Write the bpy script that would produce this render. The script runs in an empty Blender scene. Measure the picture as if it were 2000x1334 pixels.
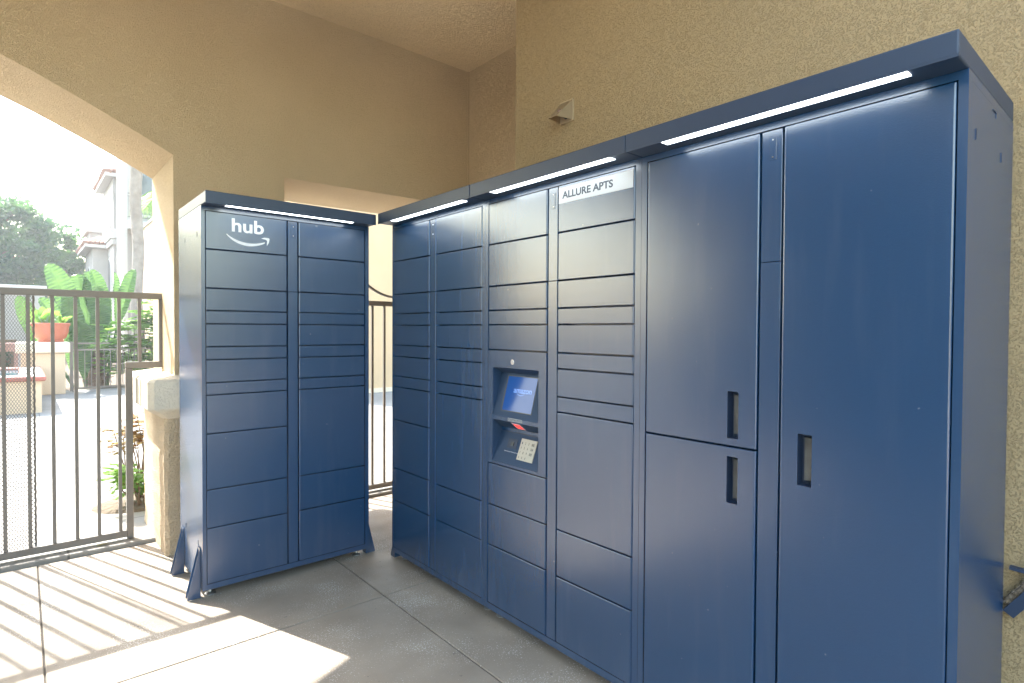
import bpy, bmesh, math, random
from mathutils import Vector, Matrix
import numpy as np

S = bpy.context.scene
C = S.collection
rnd = random.Random(7)

# ------------------------------------------------------------------ camera
YAW, PIT, ROL, FPX = 0.7077312889, -0.0198153907, 0.0050062991, 1120.5642
fw = Vector((math.sin(YAW)*math.cos(PIT), math.cos(YAW)*math.cos(PIT), math.sin(PIT)))
rt0 = Vector((math.cos(YAW), -math.sin(YAW), 0)); up0 = rt0.cross(fw)
rt = rt0*math.cos(ROL) + up0*math.sin(ROL); up = up0*math.cos(ROL) - rt0*math.sin(ROL)
cam = bpy.data.cameras.new('camera'); co = bpy.data.objects.new('camera', cam); C.objects.link(co)
M = Matrix((rt, up, -fw)).transposed().to_4x4(); M.translation = (-1.70599, -0.41231, 1.39737)
co.matrix_world = M
cam.sensor_width = 36; cam.lens = 36*FPX/2000; cam.clip_start = 0.05; cam.clip_end = 600
S.camera = co

# ------------------------------------------------------------------ sky, sun, exposure
SUN_EL, SUN_AZ = math.radians(46), math.radians(-20.5)      # azimuth measured from +Y towards +X
w = bpy.data.worlds.new('World'); S.world = w; w.use_nodes = True
nt = w.node_tree; nt.nodes.clear()
sky = nt.nodes.new('ShaderNodeTexSky'); sky.sky_type = 'NISHITA'; sky.sun_disc = False
sky.sun_elevation = SUN_EL; sky.sun_rotation = SUN_AZ; sky.air_density = 2.0; sky.dust_density = 2.0; sky.ozone_density = 1.0
bg = nt.nodes.new('ShaderNodeBackground'); bg.inputs[1].default_value = 0.15
wo = nt.nodes.new('ShaderNodeOutputWorld'); nt.links.new(sky.outputs[0], bg.inputs[0]); nt.links.new(bg.outputs[0], wo.inputs[0])
sl = bpy.data.lights.new('sun', 'SUN'); sl.energy = 3.0; sl.angle = math.radians(0.5); sl.color = (1, 0.955, 0.88)
so = bpy.data.objects.new('sun', sl); C.objects.link(so)
so.rotation_euler = Vector((-math.sin(SUN_AZ)*math.cos(SUN_EL), -math.cos(SUN_AZ)*math.cos(SUN_EL), -math.sin(SUN_EL))).to_track_quat('-Z', 'Y').to_euler()
S.view_settings.view_transform = 'Standard'; S.view_settings.look = 'None'
S.view_settings.exposure = 2.82; S.view_settings.gamma = 1
S.render.engine = 'CYCLES'
S.cycles.max_bounces = 14; S.cycles.diffuse_bounces = 8; S.cycles.glossy_bounces = 5; S.cycles.transparent_max_bounces = 12
S.cycles.use_denoising = True; S.cycles.sample_clamp_indirect = 8

# ------------------------------------------------------------------ materials
def mat(name, col, rough=0.6, spec=0.5, metal=0.0, bump=(), mottle=None, emit=None, coat=0.0, transl=0.0, rvar=0.0, build=None):
    """bump: list of (scale, detail, strength, distance); mottle: (scale, other colour, amount)."""
    m = bpy.data.materials.new(name); m.use_nodes = True; n = m.node_tree; L = n.links
    p = n.nodes['Principled BSDF']
    p.inputs['Base Color'].default_value = (*col, 1); p.inputs['Roughness'].default_value = rough
    p.inputs['Specular IOR Level'].default_value = spec; p.inputs['Metallic'].default_value = metal
    p.inputs['Coat Weight'].default_value = coat
    tc = n.nodes.new('ShaderNodeTexCoord')
    geo = n.nodes.new('ShaderNodeNewGeometry')
    src = geo.outputs['Position']
    last = None
    for sc, de, st, di in bump:
        t = n.nodes.new('ShaderNodeTexNoise'); t.inputs['Scale'].default_value = sc; t.inputs['Detail'].default_value = de
        L.new(src, t.inputs['Vector'])
        b = n.nodes.new('ShaderNodeBump'); b.inputs['Strength'].default_value = st; b.inputs['Distance'].default_value = di
        L.new(t.outputs['Fac'], b.inputs['Height'])
        if last: L.new(last, b.inputs['Normal'])
        last = b.outputs['Normal']
    if last: L.new(last, p.inputs['Normal'])
    if mottle:
        t = n.nodes.new('ShaderNodeTexNoise'); t.inputs['Scale'].default_value = mottle[0]; t.inputs['Detail'].default_value = 5
        L.new(src, t.inputs['Vector'])
        r = n.nodes.new('ShaderNodeMapRange'); r.inputs[1].default_value = 0.35; r.inputs[2].default_value = 0.7
        r.inputs[3].default_value = 0; r.inputs[4].default_value = mottle[2]
        L.new(t.outputs['Fac'], r.inputs[0])
        x = n.nodes.new('ShaderNodeMix'); x.data_type = 'RGBA'; x.inputs[6].default_value = (*col, 1); x.inputs[7].default_value = (*mottle[1], 1)
        L.new(r.outputs[0], x.inputs[0]); L.new(x.outputs[2], p.inputs['Base Color'])
    if rvar:
        t = n.nodes.new('ShaderNodeTexNoise'); t.inputs['Scale'].default_value = 6; t.inputs['Detail'].default_value = 6
        L.new(src, t.inputs['Vector'])
        r = n.nodes.new('ShaderNodeMapRange'); r.inputs[1].default_value = 0.3; r.inputs[2].default_value = 0.7
        r.inputs[3].default_value = rough-rvar; r.inputs[4].default_value = rough+rvar
        L.new(t.outputs['Fac'], r.inputs[0]); L.new(r.outputs[0], p.inputs['Roughness'])
    if emit:
        p.inputs['Emission Color'].default_value = (*emit[0], 1); p.inputs['Emission Strength'].default_value = emit[1]
    if transl:
        tr = n.nodes.new('ShaderNodeBsdfTranslucent'); tr.inputs[0].default_value = (min(1, col[0]*2.6), min(1, col[1]*2.2), col[2]*1.2, 1)
        if mottle:
            h = n.nodes.new('ShaderNodeMix'); h.data_type = 'RGBA'; h.blend_type = 'MULTIPLY'; h.inputs[0].default_value = 1
            h.inputs[7].default_value = (1.7, 1.8, 1.2, 1); h.clamp_result = True
            L.new(x.outputs[2], h.inputs[6]); L.new(h.outputs[2], tr.inputs[0])
        mx = n.nodes.new('ShaderNodeMixShader'); mx.inputs[0].default_value = transl
        o = n.nodes['Material Output']; L.new(p.outputs[0], mx.inputs[1]); L.new(tr.outputs[0], mx.inputs[2]); L.new(mx.outputs[0], o.inputs[0])
    if build: build(n, L, p, src)
    return m

def stucco_nodes(scale, strength, dist, pits, pitcol, lo=0.36, hi=0.58):
    def f(n, L, p, src):
        a = n.nodes.new('ShaderNodeTexNoise'); a.inputs['Scale'].default_value = scale; a.inputs['Detail'].default_value = 3; a.inputs['Roughness'].default_value = 0.55
        a.inputs['Distortion'].default_value = 0.6
        L.new(src, a.inputs['Vector'])
        r = n.nodes.new('ShaderNodeMapRange'); r.inputs[1].default_value = lo; r.inputs[2].default_value = hi; r.interpolation_type = 'SMOOTHSTEP'
        L.new(a.outputs['Fac'], r.inputs[0])
        b = n.nodes.new('ShaderNodeBump'); b.inputs['Strength'].default_value = strength; b.inputs['Distance'].default_value = dist
        L.new(r.outputs[0], b.inputs['Height'])
        c = n.nodes.new('ShaderNodeTexNoise'); c.inputs['Scale'].default_value = scale*0.12; c.inputs['Detail'].default_value = 4
        L.new(src, c.inputs['Vector'])
        b2 = n.nodes.new('ShaderNodeBump'); b2.inputs['Strength'].default_value = 0.25; b2.inputs['Distance'].default_value = 0.02
        L.new(c.outputs['Fac'], b2.inputs['Height']); L.new(b.outputs[0], b2.inputs['Normal']); L.new(b2.outputs[0], p.inputs['Normal'])
        # deep pits take a darker colour
        q = n.nodes.new('ShaderNodeMapRange'); q.inputs[1].default_value = 0.33; q.inputs[2].default_value = 0.43; q.inputs[3].default_value = pits; q.inputs[4].default_value = 0
        L.new(a.outputs['Fac'], q.inputs[0])
        base = p.inputs['Base Color']; old = base.links[0].from_socket if base.links else None
        x = n.nodes.new('ShaderNodeMix'); x.data_type = 'RGBA'; x.inputs[7].default_value = (*pitcol, 1)
        if old: L.new(old, x.inputs[6])
        else: x.inputs[6].default_value = base.default_value
        L.new(q.outputs[0], x.inputs[0]); L.new(x.outputs[2], base)
    return f

def floor_nodes(n, L, p, src):
    base = p.inputs['Base Color']; old = base.links[0].from_socket
    # pale worn speckles
    v = n.nodes.new('ShaderNodeTexNoise'); v.inputs['Scale'].default_value = 150; v.inputs['Detail'].default_value = 2
    L.new(src, v.inputs['Vector'])
    c = n.nodes.new('ShaderNodeTexNoise'); c.inputs['Scale'].default_value = 3.2; c.inputs['Detail'].default_value = 5
    L.new(src, c.inputs['Vector'])
    a = n.nodes.new('ShaderNodeMath'); a.operation = 'MULTIPLY'; a.inputs[1].default_value = 0.55; L.new(c.outputs['Fac'], a.inputs[0])
    s = n.nodes.new('ShaderNodeMath'); s.operation = 'ADD'; L.new(v.outputs['Fac'], s.inputs[0]); L.new(a.outputs[0], s.inputs[1])
    r = n.nodes.new('ShaderNodeMapRange'); r.inputs[1].default_value = 0.90; r.inputs[2].default_value = 0.97; r.inputs[4].default_value = 0.7; L.new(s.outputs[0], r.inputs[0])
    x = n.nodes.new('ShaderNodeMix'); x.data_type = 'RGBA'; x.inputs[7].default_value = (0.62, 0.6, 0.57, 1); L.new(old, x.inputs[6]); L.new(r.outputs[0], x.inputs[0])
    # dark dots
    d = n.nodes.new('ShaderNodeTexNoise'); d.inputs['Scale'].default_value = 45; d.inputs['Detail'].default_value = 3; L.new(src, d.inputs['Vector'])
    r2 = n.nodes.new('ShaderNodeMapRange'); r2.inputs[1].default_value = 0.33; r2.inputs[2].default_value = 0.27; r2.inputs[4].default_value = 0.6; L.new(d.outputs['Fac'], r2.inputs[0])
    y = n.nodes.new('ShaderNodeMix'); y.data_type = 'RGBA'; y.inputs[7].default_value = (0.11, 0.1, 0.09, 1); L.new(x.outputs[2], y.inputs[6]); L.new(r2.outputs[0], y.inputs[0])
    L.new(y.outputs[2], base)

def paving_nodes(n, L, p, src):
    base = p.inputs['Base Color']; old = base.links[0].from_socket
    t = n.nodes.new('ShaderNodeTexBrick'); t.offset = 0.0; t.inputs['Scale'].default_value = 1
    t.inputs['Brick Width'].default_value = 1.5; t.inputs['Row Height'].default_value = 1.5; t.inputs['Mortar Size'].default_value = 0.006
    t.inputs['Color1'].default_value = (1, 1, 1, 1); t.inputs['Color2'].default_value = (0.9, 0.9, 0.9, 1); t.inputs['Mortar'].default_value = (0.5, 0.5, 0.5, 1)
    L.new(src, t.inputs['Vector'])
    x = n.nodes.new('ShaderNodeMix'); x.data_type = 'RGBA'; x.blend_type = 'MULTIPLY'; x.inputs[0].default_value = 1
    L.new(old, x.inputs[6]); L.new(t.outputs['Color'], x.inputs[7]); L.new(x.outputs[2], base)

def paint_nodes(n, L, p, src):
    base = p.inputs['Base Color']; old = base.links[0].from_socket
    a = n.nodes.new('ShaderNodeTexNoise'); a.inputs['Scale'].default_value = 42; a.inputs['Detail'].default_value = 1; L.new(src, a.inputs['Vector'])
    r = n.nodes.new('ShaderNodeMapRange'); r.inputs[1].default_value = 0.80; r.inputs[2].default_value = 0.83; r.inputs[4].default_value = 0.3; L.new(a.outputs['Fac'], r.inputs[0])
    # long thin wipe marks
    mp = n.nodes.new('ShaderNodeMapping'); mp.inputs['Scale'].default_value = (9, 9, 1.1); mp.inputs['Rotation'].default_value = (0.5, 0.3, 0.2); L.new(src, mp.inputs['Vector'])
    b = n.nodes.new('ShaderNodeTexNoise'); b.inputs['Scale'].default_value = 1.6; b.inputs['Detail'].default_value = 6; L.new(mp.outputs[0], b.inputs['Vector'])
    q = n.nodes.new('ShaderNodeMapRange'); q.inputs[1].default_value = 0.54; q.inputs[2].default_value = 0.78; q.inputs[4].default_value = 0.035; L.new(b.outputs['Fac'], q.inputs[0])
    # dust settles on the lowest part of the doors
    z = n.nodes.new('ShaderNodeSeparateXYZ'); L.new(src, z.inputs[0])
    d = n.nodes.new('ShaderNodeMapRange'); d.inputs[1].default_value = 0.30; d.inputs[2].default_value = 0.03; d.inputs[4].default_value = 0.10; L.new(z.outputs[2], d.inputs[0])
    m1_ = n.nodes.new('ShaderNodeMath'); m1_.operation = 'MAXIMUM'; L.new(r.outputs[0], m1_.inputs[0]); L.new(q.outputs[0], m1_.inputs[1])
    m2_ = n.nodes.new('ShaderNodeMath'); m2_.operation = 'MULTIPLY'; L.new(d.outputs[0], m2_.inputs[0]); L.new(b.outputs['Fac'], m2_.inputs[1])
    m3_ = n.nodes.new('ShaderNodeMath'); m3_.operation = 'ADD'; L.new(m1_.outputs[0], m3_.inputs[0]); L.new(m2_.outputs[0], m3_.inputs[1])
    x = n.nodes.new('ShaderNodeMix'); x.data_type = 'RGBA'; x.inputs[7].default_value = (0.30, 0.30, 0.30, 1); L.new(old, x.inputs[6]); L.new(m3_.outputs[0], x.inputs[0]); L.new(x.outputs[2], base)

BLUE = mat('blue_paint', (0.002, 0.036, 0.104), 0.25, 0.5, bump=[(240, 2, 0.17, 0.0016), (2.2, 2, 0.12, 0.02)], mottle=(5, (0.003, 0.039, 0.110), 0.3), build=paint_nodes)
BLUE.node_tree.nodes['Principled BSDF'].inputs['IOR'].default_value = 1.95
BLUEROOF = mat('blue_roof_paint', (0.017, 0.034, 0.07), 0.45, 0.5, bump=[(420, 2, 0.10, 0.001), (3, 2, 0.06, 0.02)])
DARKBLUE = mat('dark_blue_plastic', (0.012, 0.024, 0.055), 0.5)
MATTBLUE = mat('matt_blue_paint', (0.02, 0.045, 0.095), 0.6, 0.3, bump=[(300, 2, 0.16, 0.0015)])
BLACK = mat('black_plastic', (0.008, 0.008, 0.01), 0.3)
WHITE = mat('white_vinyl', (0.58, 0.60, 0.63), 0.4)
PLATE = mat('pale_name_plate', (0.46, 0.49, 0.53), 0.45)
INK = mat('dark_lettering', (0.03, 0.045, 0.07), 0.5)
STEEL = mat('zinc_steel', (0.55, 0.55, 0.55), 0.35, metal=1.0)
CHROME = mat('chrome', (0.8, 0.8, 0.8), 0.12, metal=1.0)
HANDLEPLATE = mat('grey_catch_plate', (0.13, 0.125, 0.115), 0.5, bump=[(90, 3, 0.2, 0.002)], mottle=(25, (0.06, 0.055, 0.05), 0.8))
LED = mat('led_diffuser', (0.9, 0.9, 0.9), 0.5, emit=((0.86, 0.95, 1.0), 1.6))
SCREEN = mat('screen_glass', (0.006, 0.02, 0.09), 0.08, 0.3, emit=((0.002, 0.075, 0.31), 0.11))
SCREENTEXT = mat('screen_lettering', (0.1, 0.2, 0.5), 0.2, emit=((0.12, 0.28, 0.75), 0.09))
KEYPAD = mat('keypad_plate', (0.40, 0.37, 0.30), 0.4)
RED = mat('red_scanner_window', (0.6, 0.03, 0.03), 0.2, emit=((1, 0.06, 0.05), 0.25))
PINK = mat('scanner_bezel', (0.65, 0.45, 0.5), 0.4)
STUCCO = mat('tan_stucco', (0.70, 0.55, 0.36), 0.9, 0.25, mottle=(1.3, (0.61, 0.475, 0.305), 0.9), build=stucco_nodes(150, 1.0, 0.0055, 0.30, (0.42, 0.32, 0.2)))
DARKWALL = mat('reflection_dark_wall', (0.12, 0.11, 0.10), 0.85, bump=[(60, 3, 0.3, 0.004)])  # unseen end wall, coloured dark so the lockers reflect less
CEILSTUCCO = mat('bounce_lit_stucco', (0.88, 0.72, 0.49), 0.9, 0.25, mottle=(1.3, (0.78, 0.63, 0.42), 0.8), build=stucco_nodes(110, 0.8, 0.006, 0.4, (0.42, 0.32, 0.2)))  # wall stucco lightened; stands for light bounced up from the floor
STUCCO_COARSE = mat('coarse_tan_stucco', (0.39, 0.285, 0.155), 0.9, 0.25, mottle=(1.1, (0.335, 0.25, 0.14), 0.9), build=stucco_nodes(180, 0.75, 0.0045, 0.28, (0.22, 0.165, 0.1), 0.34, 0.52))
PALESTUCCO = mat('pale_pillar_stucco', (0.62, 0.485, 0.335), 0.9, 0.25, mottle=(2.5, (0.48, 0.39, 0.28), 0.7), build=stucco_nodes(85, 0.9, 0.008, 0.35, (0.33, 0.26, 0.18)))
CAPSTUCCO = mat('cast_stone_cap', (0.66, 0.59, 0.48), 0.85, 0.3, mottle=(6, (0.5, 0.46, 0.4), 0.7), build=stucco_nodes(60, 0.5, 0.005, 0.3, (0.42, 0.38, 0.32)))
CONCRETE = mat('sealed_concrete', (0.30, 0.255, 0.205), 0.62, 0.4, bump=[(190, 3, 0.22, 0.002), (9, 4, 0.10, 0.01)], mottle=(2.6, (0.215, 0.18, 0.145), 1.0), rvar=0.12, build=floor_nodes)
JOINT = mat('joint_dirt', (0.07, 0.06, 0.05), 0.9)
PAVING = mat('pale_paving', (0.25, 0.24, 0.225), 0.8, 0.3, bump=[(120, 3, 0.2, 0.002)], mottle=(1.1, (0.19, 0.18, 0.165), 0.9), build=paving_nodes)
SOIL = mat('soil', (0.12, 0.09, 0.06), 0.95, mottle=(6, (0.07, 0.05, 0.035), 0.9), bump=[(30, 4, 0.6, 0.03)])
IRON = mat('bronze_grey_iron', (0.15, 0.138, 0.128), 0.45, 0.5, bump=[(160, 3, 0.15, 0.001)], mottle=(30, (0.18, 0.155, 0.135), 0.6))
TAN_METAL = mat('tan_painted_metal', (0.48, 0.37, 0.23), 0.55, bump=[(120, 2, 0.1, 0.001)], mottle=(20, (0.4, 0.3, 0.18), 0.6))
LAMPGLASS = mat('lamp_glass', (0.25, 0.17, 0.16), 0.15, 0.5)
TERRACOTTA = mat('terracotta', (0.42, 0.12, 0.065), 0.6, mottle=(8, (0.35, 0.095, 0.05), 0.6))
REDTILE = mat('red_coping_tile', (0.36, 0.11, 0.08), 0.5, mottle=(7, (0.28, 0.09, 0.07), 0.7))
ROOFTILE = mat('clay_roof_tile', (0.30, 0.16, 0.11), 0.8, mottle=(6, (0.2, 0.12, 0.1), 0.9))
CREAM = mat('cream_render', (0.60, 0.47, 0.33), 0.9, 0.2, bump=[(60, 3, 0.3, 0.004)], mottle=(1.5, (0.54, 0.42, 0.3), 0.6))
WARMCREAM = mat('warm_cream_render', (0.55, 0.40, 0.25), 0.9, 0.2, bump=[(60, 3, 0.3, 0.004)], mottle=(1.5, (0.5, 0.36, 0.22), 0.6))
PALEWALL = mat('pale_render', (0.37, 0.35, 0.335), 0.9, 0.2, bump=[(60, 3, 0.3, 0.004)], mottle=(1.5, (0.33, 0.315, 0.30), 0.6))
WHITETRIM = mat('white_trim', (0.50, 0.49, 0.48), 0.8, 0.3)
CAPSTONE = mat('cream_capstone', (0.62, 0.54, 0.42), 0.8)
WINDOW = mat('window_glass', (0.05, 0.06, 0.07), 0.08, 0.8)
WATER = mat('pool_water', (0.06, 0.2, 0.24), 0.05, 0.6, bump=[(9, 3, 0.2, 0.01)])
PINKBRICK = mat('pink_brick', (0.40, 0.24, 0.21), 0.85, mottle=(18, (0.3, 0.17, 0.15), 0.8))
LEAFBIG = mat('broad_leaf', (0.085, 0.155, 0.058), 0.38, 0.5, mottle=(7, (0.05, 0.105, 0.045), 0.9), transl=0.35)
LEAFBUSH = mat('bush_leaf', (0.15, 0.27, 0.065), 0.5, 0.4, mottle=(5, (0.20, 0.31, 0.07), 0.8), transl=0.5)
LEAFDARK = mat('tree_leaf', (0.03, 0.085, 0.04), 0.55, 0.35, mottle=(0.9, (0.085, 0.15, 0.045), 0.9), transl=0.35)
LEAFCONE = mat('dense_tree_leaf', (0.055, 0.12, 0.035), 0.55, 0.35, mottle=(1.5, (0.085, 0.16, 0.04), 0.9), transl=0.35)
LEAFHEDGE = mat('hedge_leaf', (0.03, 0.06, 0.035), 0.6, 0.3, mottle=(4, (0.05, 0.085, 0.04), 0.9), transl=0.2)
LEAFPALE = mat('agave_leaf', (0.22, 0.30, 0.2), 0.5, 0.4, mottle=(9, (0.16, 0.25, 0.15), 0.8), transl=0.2)
LEAFRUST = mat('rusty_leaf', (0.30, 0.15, 0.08), 0.55, 0.3, mottle=(12, (0.2, 0.2, 0.07), 0.9), transl=0.4)
BARK = mat('grey_palm_bark', (0.30, 0.265, 0.235), 0.95, 0.2, bump=[(12, 4, 0.7, 0.03), (60, 3, 0.4, 0.01)], mottle=(5, (0.2, 0.17, 0.15), 0.9))
BROWNBARK = mat('brown_bark', (0.12, 0.08, 0.055), 0.95, 0.2, bump=[(25, 4, 0.8, 0.03)], mottle=(12, (0.22, 0.16, 0.11), 0.9))
BRUSH = mat('brown_bristle', (0.09, 0.07, 0.05), 0.95, 0.1, bump=[(200, 4, 1, 0.01)], mottle=(90, (0.25, 0.2, 0.15), 0.9))
RINGBARK = BARK

# ------------------------------------------------------------------ helpers
def box(bm, x0, x1, y0, y1, z0, z1, bev=0.0, seg=1):
    r = bmesh.ops.create_cube(bm, size=1)
    vs = r['verts']
    bmesh.ops.scale(bm, vec=(x1-x0, y1-y0, z1-z0), verts=vs)
    bmesh.ops.translate(bm, vec=((x0+x1)/2, (y0+y1)/2, (z0+z1)/2), verts=vs)
    if bev:
        es = list({e for v in vs for e in v.link_edges})
        bmesh.ops.bevel(bm, geom=es, offset=bev, segments=seg, affect='EDGES', profile=0.5)
def new(*boxes, bev=0.0, seg=1):
    bm = bmesh.new()
    for b in boxes: box(bm, *b, bev=bev, seg=seg)
    return bm
def quad(bm, *ps):
    return bm.faces.new([bm.verts.new(p) for p in ps])
def bar(bm, a, b, wx, wy=None, axis=None):
    """rectangular bar from a to b"""
    a = Vector(a); b = Vector(b); d = (b-a).normalized(); wy = wy or wx
    u = (Vector(axis) if axis else (Vector((0, 1, 0)) if abs(d.y) < 0.9 else Vector((1, 0, 0))))
    s = d.cross(u).normalized(); t = s.cross(d).normalized()
    vs = []
    for p in (a, b):
        for i, j in ((-1, -1), (1, -1), (1, 1), (-1, 1)):
            vs.append(bm.verts.new(p + s*(i*wx/2) + t*(j*wy/2)))
    for f in ((0, 3, 2, 1), (4, 5, 6, 7), (0, 1, 5, 4), (1, 2, 6, 5), (2, 3, 7, 6), (3, 0, 4, 7)):
        bm.faces.new([vs[i] for i in f])
def tube(bm, pts, rad, n=8, cap=True):
    pts = [Vector(p) for p in pts]; rad = rad if isinstance(rad, (list, tuple)) else [rad]*len(pts)
    rings = []; prev = None
    for i, p in enumerate(pts):
        d = (pts[min(i+1, len(pts)-1)] - pts[max(i-1, 0)]).normalized()
        u = prev if prev is not None and abs(prev.dot(d)) < 0.95 else (Vector((0, 0, 1)) if abs(d.z) < 0.9 else Vector((1, 0, 0)))
        s = d.cross(u).normalized(); t = s.cross(d).normalized(); prev = t
        rings.append([bm.verts.new(p + (s*math.cos(a) + t*math.sin(a))*rad[i]) for a in [2*math.pi*k/n for k in range(n)]])
    for A, B in zip(rings, rings[1:]):
        for k in range(n): bm.faces.new((A[k], A[(k+1) % n], B[(k+1) % n], B[k]))
    if cap:
        bm.faces.new(list(reversed(rings[0]))); bm.faces.new(rings[-1])
def lathe(bm, prof, n=32, sx=1, sy=1, off=(0, 0, 0)):
    rings = [[bm.verts.new((off[0]+r*sx*math.cos(2*math.pi*k/n), off[1]+r*sy*math.sin(2*math.pi*k/n), off[2]+z)) for k in range(n)] for r, z in prof]
    for A, B in zip(rings, rings[1:]):
        for k in range(n): bm.faces.new((A[k], A[(k+1) % n], B[(k+1) % n], B[k]))
    bm.faces.new(list(reversed(rings[0]))); bm.faces.new(rings[-1])
def prism(bm, poly, axis, t0, t1):
    """extrude a 2-D outline; axis 'y': poly is (x,z); 'x': poly is (y,z); 'z': poly is (x,y)"""
    def P(a, b, t): return {'y': (a, t, b), 'x': (t, a, b), 'z': (a, b, t)}[axis]
    A = [bm.verts.new(P(a, b, t0)) for a, b in poly]; B = [bm.verts.new(P(a, b, t1)) for a, b in poly]
    n = len(poly)
    bm.faces.new(A); bm.faces.new(list(reversed(B)))
    for k in range(n): bm.faces.new((A[k], B[k], B[(k+1) % n], A[(k+1) % n]))
def obj(name, bm, m, parent=None, smooth=False, fix=True):
    """bm in world coordinates when parent is None or an unrotated thing; local coordinates for modules"""
    if isinstance(bm, bmesh.types.BMesh):
        if fix: bmesh.ops.recalc_face_normals(bm, faces=bm.faces)
        me = bpy.data.meshes.new(name); bm.to_mesh(me); bm.free()
    else: me = bm
    for x in (m if isinstance(m, (list, tuple)) else [m]): me.materials.append(x)
    if smooth:
        me.polygons.foreach_set('use_smooth', [True]*len(me.polygons)); me.set_sharp_from_angle(angle=math.radians(40))
    o = bpy.data.objects.new(name, me); C.objects.link(o)
    if parent is not None:
        o.parent = parent
        r = parent
        while r.parent is not None: r = r.parent
        if r.get('world_mesh'):
            me.transform(Matrix.Translation(-r.location))
    return o
def tag(o, label, cat, group=None, kind=None):
    o['label'] = label; o['category'] = cat
    if group: o['group'] = group
    if kind: o['kind'] = kind
    return o
def thing(name, label, cat, loc=(0, 0, 0), rotz=0.0, group=None, world=True):
    o = bpy.data.objects.new(name, None); o.empty_display_size = 0.1; C.objects.link(o)
    o.location = loc; o.rotation_euler = (0, 0, rotz)
    if world: o['world_mesh'] = 1
    return tag(o, label, cat, group)
def struct(name, bm, m, label, cat):
    o = obj(name, bm, m); o['kind'] = 'structure'; o['label'] = label; o['category'] = cat
    return o
def text_mesh(txt, x0, x1, z0, z1, y, thick=0.0004, bold=0.0):
    """flat lettering fitted into x0..x1, z0..z1, facing -Y at depth y"""
    cu = bpy.data.curves.new('lettering', 'FONT'); cu.body = txt; cu.extrude = thick; cu.offset = bold; cu.resolution_u = 6
    ob = bpy.data.objects.new('lettering', cu)
    me = bpy.data.meshes.new_from_object(ob); bpy.data.objects.remove(ob)
    bm = bmesh.new(); bm.from_mesh(me)
    xs = [v.co.x for v in bm.verts]; ys = [v.co.y for v in bm.verts]
    ax, bx, ay, by = min(xs), max(xs), min(ys), max(ys)
    for v in bm.verts:
        u = x0 + (v.co.x-ax)/(bx-ax)*(x1-x0); h = z0 + (v.co.y-ay)/(by-ay)*(z1-z0)
        v.co = (u, y - v.co.z, h)
    return bm
def from_arrays(name, verts, faces):
    me = bpy.data.meshes.new(name); me.from_pydata(verts, [], faces); me.update(); return me

# ------------------------------------------------------------------ setting: floor, paving, ground
HAZE = 0.0028
WALL_Y, OUT_Y, CEIL = 3.62, 4.36, 3.612
bm = bmesh.new()
xs = [-5.6, -4.38, -3.01, -1.645, -0.268, 0.95, 1.24]; ys = [-3.6, -1.82, -0.45, 0.92, 2.29, 3.94]
g = 0.0035
skip = {(-0.268, 0.92)}
for i in range(len(xs)-1):
    for j in range(len(ys)-1):
        box(bm, xs[i]+g, xs[i+1]-g, ys[j]+g, ys[j+1]-g, -0.06, 0.0, bev=0.0025)
struct('floor', bm, CONCRETE, 'grey speckled sealed concrete floor with saw-cut joints under the lockers', 'floor')
struct('floor_joint', new((-5.6, 1.24, -3.6, 3.94, -0.07, -0.006)), JOINT, 'dark dirty joint lines between the concrete floor slabs', 'floor')
bm = bmesh.new(); box(bm, -40, 40, 3.943, 15.5, -0.1, 0.025, bev=0.006)
struct('pavement', bm, PAVING, 'pale sunlit courtyard paving outside the iron gate', 'pavement')
struct('ground', new((-88, 88, -88, 88, -0.4, -0.09)), SOIL, 'bare ground around the courtyard', 'ground')
bm = bmesh.new(); box(bm, -40, 40, 15.52, 60, -0.1, 0.0)
struct('planting_bed_ground', bm, SOIL, 'brown soil of the planting bed beyond the courtyard', 'ground')
BOUNCE_DRIVE = mat('bounce_drive_concrete', (0.52, 0.47, 0.40), 0.85, 0.4, bump=[(150, 3, 0.4, 0.004)], mottle=(3, (0.40, 0.365, 0.31), 0.7))  # unseen drive, made pale so it bounces sunlight into the bay
bm = bmesh.new(); box(bm, -40, 40, -60, -3.605, -0.1, -0.03); box(bm, -40, -5.95, -3.6, 3.94, -0.1, -0.03)
struct('unseen_drive', bm, BOUNCE_DRIVE, 'unseen concrete drive behind the locker bay, made pale to bounce light in', 'ground')
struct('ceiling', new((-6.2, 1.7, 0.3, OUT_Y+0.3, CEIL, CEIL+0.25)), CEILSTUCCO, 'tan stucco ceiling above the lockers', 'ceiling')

# ------------------------------------------------------------------ stucco walls
ARCH = [(-0.990, 2.458), (-1.12, 2.526), (-1.255, 2.592), (-1.39, 2.657), (-1.525, 2.719), (-1.654, 2.776), (-1.785, 2.828),
        (-2.0, 2.905), (-2.25, 2.98), (-2.5, 3.04), (-2.8, 3.09), (-3.2, 3.115)]
ARCH = ARCH + [(-6.4-x, z) for x, z in reversed(ARCH[:-1])]
fine = []
for (a, b) in zip(ARCH, ARCH[1:]):
    for k in range(3): fine.append((a[0]+(b[0]-a[0])*k/3, a[1]+(b[1]-a[1])*k/3))
fine.append(ARCH[-1])
wall = thing('arch_wall', 'tan stucco wall pierced by a large arched opening and a second flat opening', 'wall', (-0.65, WALL_Y, 0))
bm = bmesh.new()
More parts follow.
